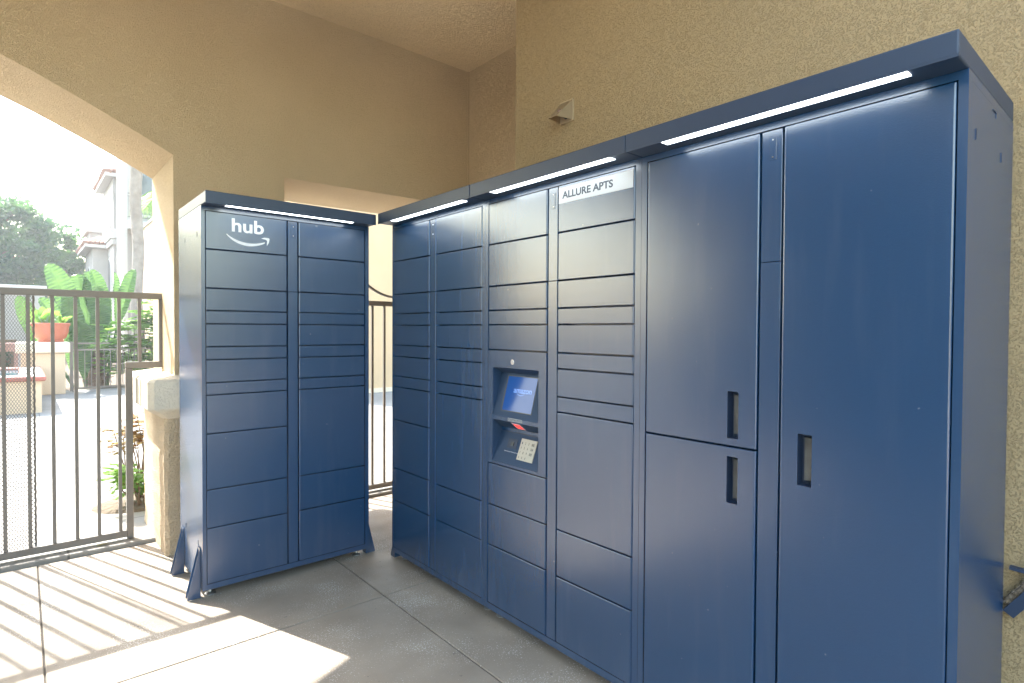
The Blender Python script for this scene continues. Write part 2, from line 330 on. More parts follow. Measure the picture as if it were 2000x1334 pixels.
# outline of wall in (x,z), split in strips to keep faces simple
def strip(x0, z0, x1, z1):      # quad between bottom edge (x0,z0)-(x1,z1) and ceiling, front/back/under
    quad(bm, (x0, WALL_Y, z0), (x1, WALL_Y, z1), (x1, WALL_Y, CEIL), (x0, WALL_Y, CEIL))
    quad(bm, (x0, OUT_Y, z0), (x1, OUT_Y, z1), (x1, OUT_Y, CEIL), (x0, OUT_Y, CEIL))
    quad(bm, (x0, WALL_Y, z0), (x0, OUT_Y, z0), (x1, OUT_Y, z1), (x1, WALL_Y, z1))
for a, b in zip(fine, fine[1:]): strip(a[0], a[1], b[0], b[1])
strip(-0.323, 2.437, 1.12, 2.452)
for x0, x1 in ((-0.990, -0.323), (1.12, 1.7), (-6.2, -5.41)):
    z0 = 1.085 if x0 == -0.990 else 0
    strip(x0, z0, x1, z0)
    for x in (x0, x1):
        quad(bm, (x, WALL_Y, z0), (x, OUT_Y, z0), (x, OUT_Y, 2.457), (x, WALL_Y, 2.457))
bmesh.ops.remove_doubles(bm, verts=bm.verts, dist=0.0005)
obj('wall', bm, STUCCO, wall, fix=True)
bm = bmesh.new(); box(bm, -1.05, 0.03, 3.60, 4.385, -0.02, 0.875)
ve = [e for e in bm.edges if abs(e.verts[0].co.z-e.verts[1].co.z) > 0.5]
bmesh.ops.bevel(bm, geom=ve, offset=0.02, segments=1, affect='EDGES', profile=0.5)
bmesh.ops.subdivide_edges(bm, edges=[e for e in bm.edges if abs(e.verts[0].co.z-e.verts[1].co.z) > 0.5], cuts=14, use_grid_fill=True)
r2 = random.Random(3)
for v in bm.verts:
    if v.co.z < 0.12: v.co.z = max(v.co.z, -0.02)
    v.co.x += r2.uniform(-1, 1)*0.004 + (0.012*(0.25-v.co.z) if v.co.z < 0.25 and v.co.x < -0.9 else 0)
    v.co.y += r2.uniform(-1, 1)*0.004
obj('pillar_base', bm, PALESTUCCO, wall)
bm = bmesh.new()
def ring(x0, x1, y0, y1, z, c):
    return [(x0+c, y0, z), (x1-c, y0, z), (x1, y0+c, z), (x1, y1-c, z), (x1-c, y1, z), (x0+c, y1, z), (x0, y1-c, z), (x0, y0+c, z)]
rings = [ring(-1.052, 0.035, 3.598, 4.388, 0.845, 0.03), ring(-1.135, 0.12, 3.535, 4.45, 0.905, 0.035), ring(-1.142, 0.125, 3.53, 4.455, 0.915, 0.03),
         ring(-1.142, 0.125, 3.53, 4.455, 1.075, 0.03), ring(-1.130, 0.115, 3.54, 4.445, 1.09, 0.03), ring(-0.985, -0.33, 3.63, 4.35, 1.112, 0.0005)]
rv = [[bm.verts.new(p) for p in r] for r in rings]
for A, B in zip(rv, rv[1:]):
    for k in range(8): bm.faces.new((A[k], A[(k+1) % 8], B[(k+1) % 8], B[k]))
bm.faces.new(rv[0]); bm.faces.new(rv[-1])
obj('pillar_cap', bm, CAPSTUCCO, wall)
obj('corner_bead', new((1.226, 1.236, 3.607, 3.617, 1.2, CEIL-0.002)), STUCCO, wall)
tag(obj('niche_wall', new((1.238, 1.5, 2.235, WALL_Y-0.001, 0, CEIL-0.001)), STUCCO), 'narrow recessed stucco wall strip in the corner under the ceiling', 'wall')
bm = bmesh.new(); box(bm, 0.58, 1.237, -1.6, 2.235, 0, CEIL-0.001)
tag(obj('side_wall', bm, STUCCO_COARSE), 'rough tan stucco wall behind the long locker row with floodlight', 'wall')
tag(obj('end_wall', new((-6.2, -5.9, -0.6, WALL_Y-0.001, 0, CEIL-0.001)), DARKWALL), 'unseen end wall of the locker bay, darkened to dim the locker reflections', 'wall')

# ------------------------------------------------------------------ parcel lockers
ROWS = [2.0, 1.804, 1.605, 1.490, 1.422, 1.304, 1.237, 1.119, 1.055]
DEPTH = 0.5416
GAP = 0.0028; rd = random.Random(5)
def door_bm(u0, u1, z0, z1):
    bm = bmesh.new(); u0 += GAP; u1 -= GAP; z0 += GAP; z1 -= GAP
    box(bm, u0, u1, -0.001, 0.016, z0, z1)
    fe = [e for e in bm.edges if all(v.co.y < 0 for v in e.verts)]
    vert = [e for e in fe if abs(e.verts[0].co.z-e.verts[1].co.z) > 0.01]
    bmesh.ops.bevel(bm, geom=vert, offset=0.0055, segments=4, affect='EDGES', profile=0.5)
    fe = [e for e in bm.edges if all(v.co.y < 0.0045 for v in e.verts) and abs(e.verts[0].co.z-e.verts[1].co.z) < 0.001 and len(e.link_faces) == 2
          and any(abs(f.normal.z) > 0.9 for f in e.link_faces) and not all(abs(f.normal.z) > 0.9 for f in e.link_faces)]
    bmesh.ops.bevel(bm, geom=fe, offset=0.0018, segments=2, affect='EDGES', profile=0.5)
    return bm
def add_door(root, u0, u1, z0, z1, handle=None, label=None):
    bm = door_bm(u0, u1, z0, z1)
    if z1 < 1.99 and not handle:          # no two doors hang perfectly true
        ta, tb = rd.gauss(0, 0.0022), rd.gauss(0, 0.003)
        for v in bm.verts: v.co.y += ta*(v.co.x-(u0+u1)/2) + tb*(v.co.z-(z0+z1)/2)
    if handle:
        a, b, c, d = handle
        for co_, no in (((a, 0, 0), (1, 0, 0)), ((b, 0, 0), (1, 0, 0)), ((0, 0, c), (0, 0, 1)), ((0, 0, d), (0, 0, 1))):
            bmesh.ops.bisect_plane(bm, geom=list(bm.verts)+list(bm.edges)+list(bm.faces), plane_co=co_, plane_no=no)
        dl = [f for f in bm.faces if abs(f.normal.y) > 0.9 and a < f.calc_center_median().x < b and c < f.calc_center_median().z < d]
        bmesh.ops.delete(bm, geom=dl, context='FACES')
    o = obj('door', bm, BLUE, root)
    if label: o['label'] = label
    if handle:
        a, b, c, d = handle; h = 0.034
        bm = bmesh.new()
        quad(bm, (a, -0.001, c), (a, h, c), (a, h, d), (a, -0.001, d)); quad(bm, (b, -0.001, c), (b, h, c), (b, h, d), (b, -0.001, d))
        quad(bm, (a, -0.001, c), (b, -0.001, c), (b, h, c), (a, h, c)); quad(bm, (a, -0.001, d), (b, -0.001, d), (b, h, d), (a, h, d))
        quad(bm, (a, h, c), (b, h, c), (b, h, d), (a, h, d))
        hd = obj('handle', bm, DARKBLUE, o)
        obj('catch_plate', new((a+0.010, b-0.0015, 0.022, h-0.001, c+0.012, d-0.012), bev=0.001), HANDLEPLATE, o)
    return o
def module(name, label, loc, rotz, W, a, group):
    """a = (u of the four door column edges)"""
    root = thing(name, label, 'parcel locker', loc, rotz, group, world=False)
    u0, u1, u2, u3 = a; T, B = 2.0, 0.079
    bm = bmesh.new()
    box(bm, 0.0005, u0, 0, 0.03, 0.05, 2.0215); box(bm, u3, W-0.0005, 0, 0.03, 0.05, 2.0215)          # stiles
    box(bm, u0, u3, 0, 0.03, T, 2.0215); box(bm, u0, u3, 0, 0.03, 0.05, B)                              # rails
    box(bm, u0, u3, 0.055, 0.057, B, T)                                                             # recess plate behind doors
    box(bm, 0.0005, W-0.0005, 0.0305, DEPTH, 0.05, 0.07); box(bm, 0.0005, W-0.0005, 0.0305, DEPTH, 2.0, 2.0215)
    box(bm, 0.0005, 0.012, 0.0305, DEPTH, 0.0705, 1.9995); box(bm, W-0.012, W-0.0005, 0.0305, DEPTH, 0.0705, 1.9995)
    box(bm, 0.0125, W-0.0125, DEPTH-0.01, DEPTH, 0.0705, 1.9995)
    obj('cabinet_body', bm, BLUE, root)
    bm = new((u1+0.003, u2-0.003, 0.002, 0.03, B+0.001, 1.6045), (u1+0.003, u2-0.003, 0.0025, 0.03, 1.6065, T-0.003), bev=0.0012)
    mu = obj('centre_column', bm, BLUE, root)
    um = (u1+u2)/2
    obj('latch_plate', new((um-0.008, um+0.013, 0.0012, 0.004, 1.908, 1.974), bev=0.0006), BLUE, mu)
    for z in (1.917, 1.968):
        bm = bmesh.new(); tube(bm, [(um+0.003, 0.0015, z), (um+0.003, -0.0006, z)], 0.0022, 8); obj('screw', bm, STEEL, mu)
    # roof canopy with LED strip under its lip
    bm = bmesh.new(); box(bm, 0.0006, W-0.0006, -0.097, DEPTH, 2.0225, 2.082, bev=0.004, seg=2); box(bm, 0.0012, W-0.0012, -0.0965, -0.0935, 2.0198, 2.030)
    rf = obj('roof_canopy', bm, BLUEROOF, root)
    sl_ = (0.145, 0.838) if W < 0.93 or rotz else (0.10, 0.785)
    if not rotz: sl_ = (0.10, 0.785)
    obj('light_strip', new((sl_[0], sl_[1], -0.091, -0.055, 2.0205, 2.0223)), LED, rf)
    for u in (0.05, W-0.05):
        for v in (0.07, DEPTH-0.05):
            bm = bmesh.new()
            lathe(bm, [(0.026, 0), (0.026, 0.006), (0.022, 0.01), (0.008, 0.014), (0.006, 0.02), (0.006, 0.05)], 16, off=(u, v, 0.0005))
            obj('levelling_foot', bm, STEEL, root, smooth=True)
    return root
def fill(root, u0, u1, zs):
    return [add_door(root, u0, u1, zs[k+1], zs[k]) for k in range(len(zs)-1)]
def slots(root, u, flip, pts):
    for v, z in pts:
        obj('side_slot', new((u-0.0012, u+0.0012, v-0.003, v+0.003, z-0.013, z+0.013)), DARKBLUE, root)
def bracket(root, u, v, sgn, h=0.27, wd=0.062, gap=0.042):
    bm = bmesh.new()
    for vv in (v, v+gap):
        prism(bm, [(u, h), (u, 0.002), (u+sgn*wd, 0.002), (u+sgn*wd, 0.014)], 'y', vv-0.0015, vv+0.0015)
    box(bm, min(u+sgn*0.0005, u+sgn*0.0035), max(u+sgn*0.0005, u+sgn*0.0035), v+0.0016, v+gap-0.0016, 0.003, h-0.01)
    obj('anchor_bracket', bm, BLUE, root)
GRP = 'row of blue parcel lockers'

# hub cabinet by the gate
hub = module('parcel_locker', 'blue parcel locker with white hub lettering, standing alone beside the iron gate', (-1.0105, 2.8275, 0), 0, 0.9225, (0.0185, 0.4325, 0.4915, 0.8985), GRP)
ds = fill(hub, 0.0185, 0.4325, ROWS+[0.856, 0.567, 0.368, 0.079])
fill(hub, 0.4915, 0.8985, ROWS+[0.565, 0.368, 0.079])
top = ds[0]; top['label'] = 'door with white hub lettering and smile arrow'
obj('hub_lettering', text_mesh('hub', 0.1455, 0.3065, 1.905, 1.975, -0.0015, 0.0003, 0.022), WHITE, top)
# smile with arrow head
def bez(p0, p1, p2, p3, n=20):
    out = []
    for k in range(n+1):
        t = k/n; s = 1-t
        out.append((s**3*p0[0]+3*s*s*t*p1[0]+3*s*t*t*p2[0]+t**3*p3[0], s**3*p0[1]+3*s*s*t*p1[1]+3*s*t*t*p2[1]+t**3*p3[1]))
    return out
def smile(x, z, sx, y, mname, m, parent):
    def P(a, b): return (x+a*sx, z+b*sx)
    lo = bez(P(0, 0.020), P(0.05, -0.040), P(0.135, -0.045), P(0.193, -0.008)); hi = bez(P(0.193, -0.002), P(0.13, -0.025), P(0.06, -0.022), P(0.002, 0.024))
    poly = lo+hi
    bm = bmesh.new()
    n = len(lo)
    for k in range(n-1):
        a, b, c, d = lo[k], lo[k+1], hi[n-2-k], hi[n-1-k]
        quad(bm, (a[0], y, a[1]), (b[0], y, b[1]), (c[0], y, c[1]), (d[0], y, d[1]))
    pts = [P(0.174, 0.0165), P(0.190, 0.0225), P(0.214, 0.0215), P(0.2175, 0.0165), P(0.2135, -0.004), P(0.203, -0.022), P(0.2035, -0.006), P(0.2045, 0.0055), P(0.2025, 0.010), P(0.192, 0.013)]
    bm.faces.new([bm.verts.new((a, y, b)) for a, b in pts])
    bmesh.ops.triangulate(bm, faces=[f for f in bm.faces if len(f.verts) > 4])
    r = bmesh.ops.extrude_face_region(bm, geom=list(bm.faces)); bmesh.ops.translate(bm, vec=(0, 0.0004, 0), verts=[v for v in r['geom'] if isinstance(v, bmesh.types.BMVert)])
    obj(mname, bm, m, parent)
smile(0.1185, 1.868, 1.0, -0.0018, 'smile_arrow', WHITE, top)
slots(hub, 0.0, 1, [(0.085, 1.885), (0.37, 1.885), (0.10, 0.275), (0.39, 0.29)])
bracket(hub, -0.0005, 0.045, -1); bracket(hub, -0.0005, 0.44, -1)
bracket(hub, 0.9230, 0.045, 1); bracket(hub, 0.9230, 0.44, 1)

R = -math.pi/2
m1 = module('parcel_locker', 'blue parcel locker of many small doors, at the corner end of the long row', (0, 2.696, 0), R, 0.915, (0.014, 0.4155, 0.4755, 0.891), GRP)
fill(m1, 0.014, 0.4155, ROWS+[0.855, 0.564, 0.368, 0.079]); fill(m1, 0.4755, 0.891, ROWS+[0.560, 0.366, 0.079])
bracket(m1, -0.0005, 0.02, -1, 0.16, 0.05)
m2 = module('parcel_locker', 'blue parcel locker with touch screen, keypad and white name plate, mid row', (0, 1.781, 0), R, 0.915, (0.0222, 0.430, 0.4889, 0.889), GRP)
fill(m2, 0.0222, 0.430, ROWS[:6]+[]) ; fill(m2, 0.0222, 0.430, [0.761, 0.562, 0.366, 0.079])
ds2 = fill(m2, 0.4889, 0.889, ROWS+[0.560, 0.361, 0.079])
ds2[0]['label'] = 'door with a white name plate lettered in dark ink'
obj('name_plate', new((0.4965, 0.878, -0.0022, -0.0011, 1.922, 1.987)), PLATE, ds2[0])
obj('lettering', text_mesh('ALLURE APTS', 0.517, 0.784, 1.940, 1.970, -0.0024, 0.0002, 0.028), INK, ds2[0])
m3 = module('parcel_locker', 'blue parcel locker of three tall doors with recessed handles, nearest the camera', (0, 0.866, 0), R, 0.940, (0.0240, 0.438, 0.505, 0.9195), GRP)
add_door(m3, 0.0240, 0.438, 1.032, 2.0, (0.341, 0.3775, 1.058, 1.207)); add_door(m3, 0.0240, 0.438, 0.079, 1.032, (0.341, 0.3775, 0.852, 1.0))
add_door(m3, 0.505, 0.9195, 0.079, 2.0, (0.559, 0.5985, 0.953, 1.102))
slots(m3, 0.940, 1, [(0.075, 1.883), (0.373, 1.885), (0.075, 0.283), (0.373, 0.283)])
obj('side_catch', new((0.9392, 0.9412, 0.26, 0.30, 1.9885, 1.9905), (0.9392, 0.9412, 0.298, 0.30, 1.975, 1.9885)), DARKBLUE, m3)

# terminal panel of the screen locker
a0, a1, zb, zt = 0.0255, 0.4267, 0.7643, 1.3007
h0, h1 = 0.062, 0.379
bm = bmesh.new(); F = -0.001
def fq(u0, u1, z0, z1): quad(bm, (u0, F, z0), (u1, F, z0), (u1, F, z1), (u0, F, z1))
ZU = (0.993, 1.222, 1.195, 0.055); ZL = (0.777, 0.975, 0.930, 0.060)
fq(a0, h0, zb, zt); fq(h1, a1, zb, zt); fq(h0, h1, ZU[1], zt); fq(h0, h1, ZL[1], ZU[0]); fq(h0, h1, zb, ZL[0])
bmr = bmesh.new()
for z0, z1, zs_, dv in (ZU, ZL):
    bm_, bm = bm, bmr
    quad(bm, (h0, F, z1), (h1, F, z1), (h1, dv, zs_), (h0, dv, zs_))                # sloping top
    quad(bm, (h0, F, z0), (h1, F, z0), (h1, dv, zs_), (h0, dv, zs_))                # sloping face
    for h in (h0, h1): bm.faces.new([bm.verts.new(p) for p in ((h, F, z0), (h, F, z1), (h, dv, zs_))])
    bm = bm_
for u in (a0, a1): quad(bm, (u, F, zb), (u, 0.018, zb), (u, 0.018, zt), (u, F, zt))
for z in (zb, zt): quad(bm, (a0, F, z), (a1, F, z), (a1, 0.018, z), (a0, 0.018, z))
bmesh.ops.remove_doubles(bm, verts=bm.verts, dist=1e-5)
term = obj('terminal_panel', bm, BLUE, m2, fix=False)
obj('terminal_recess', bmr, MATTBLUE, term, fix=False)
def on_slope(Z, u, z, out):
    z0, z1, zs_, dv = Z; t = (z-z0)/(zs_-z0); n = Vector((0, -(zs_-z0), dv)).normalized()
    return Vector((u, F+(dv-F)*t, z)) + n*out
def slope_slab(name, Z, u0, u1, z0, z1, o0, o1, m, par):
    bm = bmesh.new(); A = [on_slope(Z, u, z, o0) for u, z in ((u0, z0), (u1, z0), (u1, z1), (u0, z1))]; B_ = [on_slope(Z, u, z, o1) for u, z in ((u0, z0), (u1, z0), (u1, z1), (u0, z1))]
    va = [bm.verts.new(p) for p in A]; vb = [bm.verts.new(p) for p in B_]
    bm.faces.new(va); bm.faces.new(vb)
    for k in range(4): bm.faces.new((va[k], va[(k+1) % 4], vb[(k+1) % 4], vb[k]))
    return obj(name, bm, m, par)
def slope_text(name, txt, Z, u0, u1, z0, z1, out, m, par, bold=0.0):
    bm = text_mesh(txt, u0, u1, z0, z1, 0, 0.0001, bold)
    for v in bm.verts: v.co = on_slope(Z, v.co.x, v.co.z, out-v.co.y)
    return obj(name, bm, m, par)
slope_slab('screen_bezel', ZU, 0.113, 0.326, 1.020, 1.184, -0.003, 0.0012, BLACK, term)
slope_slab('screen', ZU, 0.1225, 0.3225, 1.0245, 1.180, 0.0005, 0.0020, SCREEN, term)
slope_text('screen_lettering', 'amazon', ZU, 0.178, 0.300, 1.107, 1.125, 0.0024, SCREENTEXT, term, 0.012)
bm = bmesh.new()
arc = [(0.205+0.05*k/10, 1.1035-0.0075*(1-((k-5)/5)**2)) for k in range(11)]
for a, b in zip(arc, arc[1:]): quad(bm, on_slope(ZU, a[0], a[1], 0.0024), on_slope(ZU, b[0], b[1], 0.0024), on_slope(ZU, b[0], b[1]+0.002, 0.0024), on_slope(ZU, a[0], a[1]+0.002, 0.0024))
obj('screen_smile', bm, SCREENTEXT, term)
bm = bmesh.new(); tube(bm, [(0.211, 0.002, 1.252), (0.211, -0.007, 1.252)], 0.0125, 20); tube(bm, [(0.211, -0.007, 1.252), (0.211, -0.0085, 1.252)], 0.0085, 20)
kl = obj('key_lock', bm, CHROME, term, smooth=True)
obj('key_slot', new((0.2098, 0.2122, -0.0088, -0.0084, 1.2475, 1.2565)), BLACK, term)
obj('scan_label', new((0.174, 0.2725, F-0.0006, F-0.0001, 0.9795, 0.9925)), WHITE, term)
obj('scan_label_face', new((0.1755, 0.271, F-0.0008, F-0.00065, 0.981, 0.991)), INK, term)
obj('scan_lettering', text_mesh('PACKAGE CHECKOUT', 0.180, 0.267, 0.9835, 0.9885, F-0.001, 0.0001), WHITE, term)
ZT = (0.975, 0.93, 0.930, 0.060)     # the sloping top of the lower recess
def on_top(u, t, out): return Vector((u, F+(0.060-F)*t, 0.975-0.045*t)) + Vector((0, -0.045, -0.061)).normalized()*out
def top_slab(name, u0, u1, t0, t1, o1, m, par, sk=0.0):
    bm = bmesh.new(); va = [bm.verts.new(on_top(u, t, 0.0)) for u, t in ((u0, t0), (u1, t0), (u1+sk, t1), (u0+sk, t1))]; vb = [bm.verts.new(on_top(u, t, o1)) for u, t in ((u0, t0), (u1, t0), (u1+sk, t1), (u0+sk, t1))]
    bm.faces.new(va); bm.faces.new(vb)
    for k in range(4): bm.faces.new((va[k], va[(k+1) % 4], vb[(k+1) % 4], vb[k]))
    return obj(name, bm, m, par)
top_slab('scanner_bezel', 0.190, 0.246, 0.10, 0.80, 0.0012, PINK, term); top_slab('scanner_window', 0.198, 0.239, 0.22, 0.70, 0.002, RED, term)
slope_slab('reader_plate', ZL, 0.112, 0.222, 0.822, 0.897, -0.001, 0.0015, MATTBLUE, term)
slope_slab('card_slot', ZL, 0.136, 0.200, 0.846, 0.888, 0.0, 0.0028, DARKBLUE, term)
slope_slab('card_button', ZL, 0.160, 0.180, 0.858, 0.874, 0.0028, 0.0055, BLACK, term)
slope_text('reader_lettering', 'SCAN OR ENTER YOUR PICKUP CODE', ZL, 0.126, 0.226, 0.8285, 0.8325, 0.002, WHITE, term)
slope_slab('face_ledge', ZL, 0.0645, 0.3765, 0.914, 0.918, 0.0, 0.0015, DARKBLUE, term)
kp = slope_slab('keypad', ZL, 0.224, 0.329, 0.806, 0.898, -0.001, 0.004, KEYPAD, term)
keys = [['1', '2', '3', 'CANCEL'], ['4', '5', '6', 'CLEAR'], ['7', '8', '9', 'ENTER'], ['*', '0', '#', '']]
for r_, row in enumerate(keys):
    for c_, k in enumerate(row):
        if not k: continue
        uu = 0.231+c_*0.0215; wd = 0.007 if c_ < 3 else 0.020; zz = 0.880-r_*0.0205
        slope_text('key_legend', k, ZL, uu+0.002, uu+wd, zz-0.006, zz+0.0045, 0.0043, INK, term, 0.01)

# ------------------------------------------------------------------ gates
GY = 4.04
gate = thing('iron_gate', 'dark bronze iron gate with mesh panel under the large arch', 'gate', (-1.7, GY, 0.025))
GL = -2.36
fr = bmesh.new()
box(fr, GL, -0.970, GY-0.02, GY+0.02, 1.590, 1.631, bev=0.003)
box(fr, -1.0075, -0.9705, GY-0.0195, GY+0.0195, 1.1785, 1.5895, bev=0.003)
box(fr, -1.1955, -0.970, GY-0.02, GY+0.02, 1.137, 1.178, bev=0.003)
box(fr, -1.195, -1.157, GY-0.0195, GY+0.0195, 0.030, 1.1365, bev=0.003)
box(fr, GL, -1.1955, GY-0.02, GY+0.02, 0.042, 0.084, bev=0.003)
box(fr, GL-0.041, GL-0.001, GY-0.02, GY+0.02, 0.030, 1.70, bev=0.003)
obj('gate_frame', fr, IRON, gate)
xs_ = [-1.1155, -1.227, -1.339, -1.45, -1.5615, -1.675, -1.7865, -1.898, -2.01, -2.12, -2.232]
for x in xs_:
    obj('bar', new((x-0.0095, x+0.0095, GY-0.0095, GY+0.0095, 1.1785 if x > -1.15 else 0.0845, 1.5895), bev=0.0015), IRON, gate)
def expanded(x0, x1, z0, z1, y, px, pz, wd):
    bm = bmesh.new(); sl = pz/px
    for sgn, yy in ((1, y), (-1, y+0.0012)):
        k = -int((z1-z0)/pz)-2
        while True:
            xa = x0 + k*px
            if xa > x1 + (z1-z0)/sl + px: break
            # line z = z0 + sgn*sl*(x-xa) (rising) or falling from z1
            if sgn > 0: p, q = (xa, z0), (xa+(z1-z0)/sl, z1)
            else: p, q = (xa, z1), (xa+(z1-z0)/sl, z0)
            ta = max(0, (x0-p[0])/(q[0]-p[0])); tb = min(1, (x1-p[0])/(q[0]-p[0]))
            if tb > ta:
                A = (p[0]+(q[0]-p[0])*ta, yy, p[1]+(q[1]-p[1])*ta); B_ = (p[0]+(q[0]-p[0])*tb, yy, p[1]+(q[1]-p[1])*tb)
                if (Vector(A)-Vector(B_)).length > 0.01: bar(bm, A, B_, wd, 0.0012)
            k += 1
    return bm
mp = obj('mesh_panel', expanded(GL, -1.649, 0.0845, 1.589, GY+0.012, 0.0142, 0.0250, 0.0026), IRON, gate)
bm = bmesh.new(); n = 60
tube(bm, [(-1.649+0.0013*(1 if k % 2 else -1), GY+0.0135, 0.085+1.504*k/n) for k in range(n+1)], 0.0062, 6)
obj('mesh_edge', bm, IRON, gate)
obj('latch_box', new((GL-0.055, GL+0.07, GY-0.028, GY-0.021, 1.02, 1.22), (GL-0.03, GL+0.05, GY-0.045, GY-0.0285, 1.08, 1.16), bev=0.003), IRON, gate)
# railing that continues the gate to the other pillar
rail = thing('iron_railing', 'dark iron railing continuing the gate beyond its latch post', 'railing', (-3.9, GY, 0.025))
obj('rail_frame', new((-5.4, GL-0.06, GY-0.02, GY+0.02, 1.590, 1.631), (-5.4, GL-0.06, GY-0.02, GY+0.02, 0.042, 0.084), bev=0.003), IRON, rail)
x = GL-0.17
while x > -5.35:
    obj('bar', new((x-0.0095, x+0.0095, GY-0.0095, GY+0.0095, 0.0845, 1.5895)), IRON, rail); x -= 0.1115
g2 = thing('iron_gate', 'iron gate with curved crest bar seen between the two locker banks', 'gate', (0.6, GY, 0.025))
obj('gate_frame', new((-0.05, 1.11, GY-0.02, GY+0.02, 1.597, 1.638), (-0.05, 1.11, GY-0.02, GY+0.02, 0.042, 0.082), (-0.0495, -0.01, GY-0.0195, GY+0.0195, 0.0825, 1.5965), (1.07, 1.1095, GY-0.0195, GY+0.0195, 0.0825, 1.5965), bev=0.003), IRON, g2)
for k in range(9):
    x = 0.103+0.1115*k
    obj('bar', new((x-0.0095, x+0.0095, GY-0.0095, GY+0.0095, 0.0825, 1.5965), bev=0.0015), IRON, g2)
bm = bmesh.new(); pts = []
for k in range(33):
    a = math.radians(-90-66+132*k/32); pts.append((0.78+0.442*math.cos(a), GY, 2.117+0.442*math.sin(a)))
for a, b in zip(pts, pts[1:]): bar(bm, a, b, 0.018, 0.018, (0, 1, 0))
obj('crest_bar', bm, IRON, g2)
obj('crest_stay', new((0.771, 0.789, GY-0.008, GY+0.008, 1.6385, 1.665)), IRON, g2)

# ------------------------------------------------------------------ floodlight on the side wall
fl = thing('wall_light', 'small tan hooded floodlight on the stucco wall above the lockers', 'wall light', (0.58, 1.81, 2.57))
X0 = 0.578
obj('back_plate', new((0.572, 0.5795, 1.752, 1.852, 2.535, 2.655), bev=0.001), TAN_METAL, fl)
bm = bmesh.new()
yl, yr, zt_, zbm, dp = 1.848, 1.756, 2.648, 2.540, 0.095
def sheet(bm, pts, t=0.002):
    f = bm.faces.new([bm.verts.new(p) for p in pts]); 
P_ = [(0.5715, yl, zt_), (0.5715, yr, zt_), (0.5715, yr, zbm), (0.5715, yl, zbm)]
tip = [(0.5715-dp, yl-0.004, zbm+0.004), (0.5715-dp, yr+0.03, zbm+0.004)]
sheet(bm, [P_[0], P_[1], tip[1], tip[0]]); sheet(bm, [P_[1], P_[2], tip[1]]); sheet(bm, [P_[0], tip[0], P_[3]])
r = bmesh.ops.solidify(bm, geom=list(bm.faces), thickness=0.002)
obj('hood', bm, TAN_METAL, fl)
bm = bmesh.new(); tube(bm, [(0.571, 1.80, 2.567), (0.53, 1.80, 2.575)], [0.016, 0.013], 14); obj('lamp_holder', bm, BLACK, fl, smooth=True)
bm = bmesh.new(); bmesh.ops.create_uvsphere(bm, u_segments=14, v_segments=10, radius=0.016); bmesh.ops.translate(bm, vec=(0.52, 1.80, 2.577), verts=bm.verts); obj('bulb', bm, LAMPGLASS, fl, smooth=True)

# ------------------------------------------------------------------ strut on the wall at the right edge
st = thing('wall_strut', 'blue metal strut with brown bristle edge low on the wall at the right edge', 'strut', (0.56, -0.2, 0.6))
bm = bmesh.new(); bar(bm, (0.562, -0.085, 0.688), (0.562, -0.55, 0.66), 0.009, 0.022); obj('top_bar', bm, BLUEROOF, st)
bm = bmesh.new(); bar(bm, (0.562, -0.085, 0.548), (0.562, -0.32, 0.905), 0.026, 0.03); obj('diagonal_bar', bm, BLUEROOF, st)
bm = bmesh.new(); bar(bm, (0.563, -0.080, 0.578), (0.563, -0.31, 0.93), 0.018, 0.02)
bmesh.ops.subdivide_edges(bm, edges=list(bm.edges), cuts=6, use_grid_fill=True)
for v in bm.verts: v.co += Vector((rnd.uniform(-1, 1), rnd.uniform(-1, 1), rnd.uniform(-1, 1)))*0.0025
obj('bristle_edge', bm, BRUSH, st)

# ------------------------------------------------------------------ courtyard things
spa = thing('raised_spa', 'raised stucco spa basin with red tile coping behind the mesh', 'spa', (-3, 13, 0.025))
obj('wall', new((-4.6, -1.46, 11.6, 14.6, 0.025, 0.535)), CREAM, spa)
bm = bmesh.new()
for b in ((-4.66, -1.40, 11.54, 11.95, 0.536, 0.615), (-4.66, -1.40, 14.25, 14.62, 0.536, 0.615), (-4.66, -4.25, 11.951, 14.249, 0.536, 0.615), (-1.75, -1.40, 11.951, 14.249, 0.536, 0.615)): box(bm, *b, bev=0.03, seg=3)
obj('coping', bm, REDTILE, spa)
bm = bmesh.new()
for b in ((-4.62, -1.44, 11.58, 11.9, 0.6155, 0.622), (-1.72, -1.44, 11.901, 14.24, 0.6155, 0.622)): box(bm, *b)
obj('coping_top', bm, WHITETRIM, spa)
obj('water', new((-4.25, -1.751, 11.951, 14.249, 0.537, 0.575)), WATER, spa)
ped = thing('pedestal', 'cream stucco pedestal with pale capstone carrying the terracotta bowl', 'pedestal', (-1.35, 14.95, 0.025))
obj('shaft', new((-1.72, -1.015, 14.65, 15.35, 0.025, 0.88), bev=0.01), CREAM, ped)
obj('capstone', new((-1.80, -0.935, 14.57, 15.43, 0.881, 1.10), bev=0.02), CAPSTONE, ped)
bm = bmesh.new()
lathe(bm, [(0.19, 0), (0.215, 0.005), (0.22, 0.03), (0.20, 0.045), (0.255, 0.09), (0.295, 0.2), (0.31, 0.33), (0.325, 0.345), (0.33, 0.385), (0.318, 0.40), (0.295, 0.395), (0.285, 0.34)], 40, 1.0, 0.85, (-1.235, 14.98, 1.1005))
tag(obj('terracotta_bowl', bm, TERRACOTTA, smooth=True), 'glossy terracotta bowl planter standing on the cream pedestal', 'plant pot')

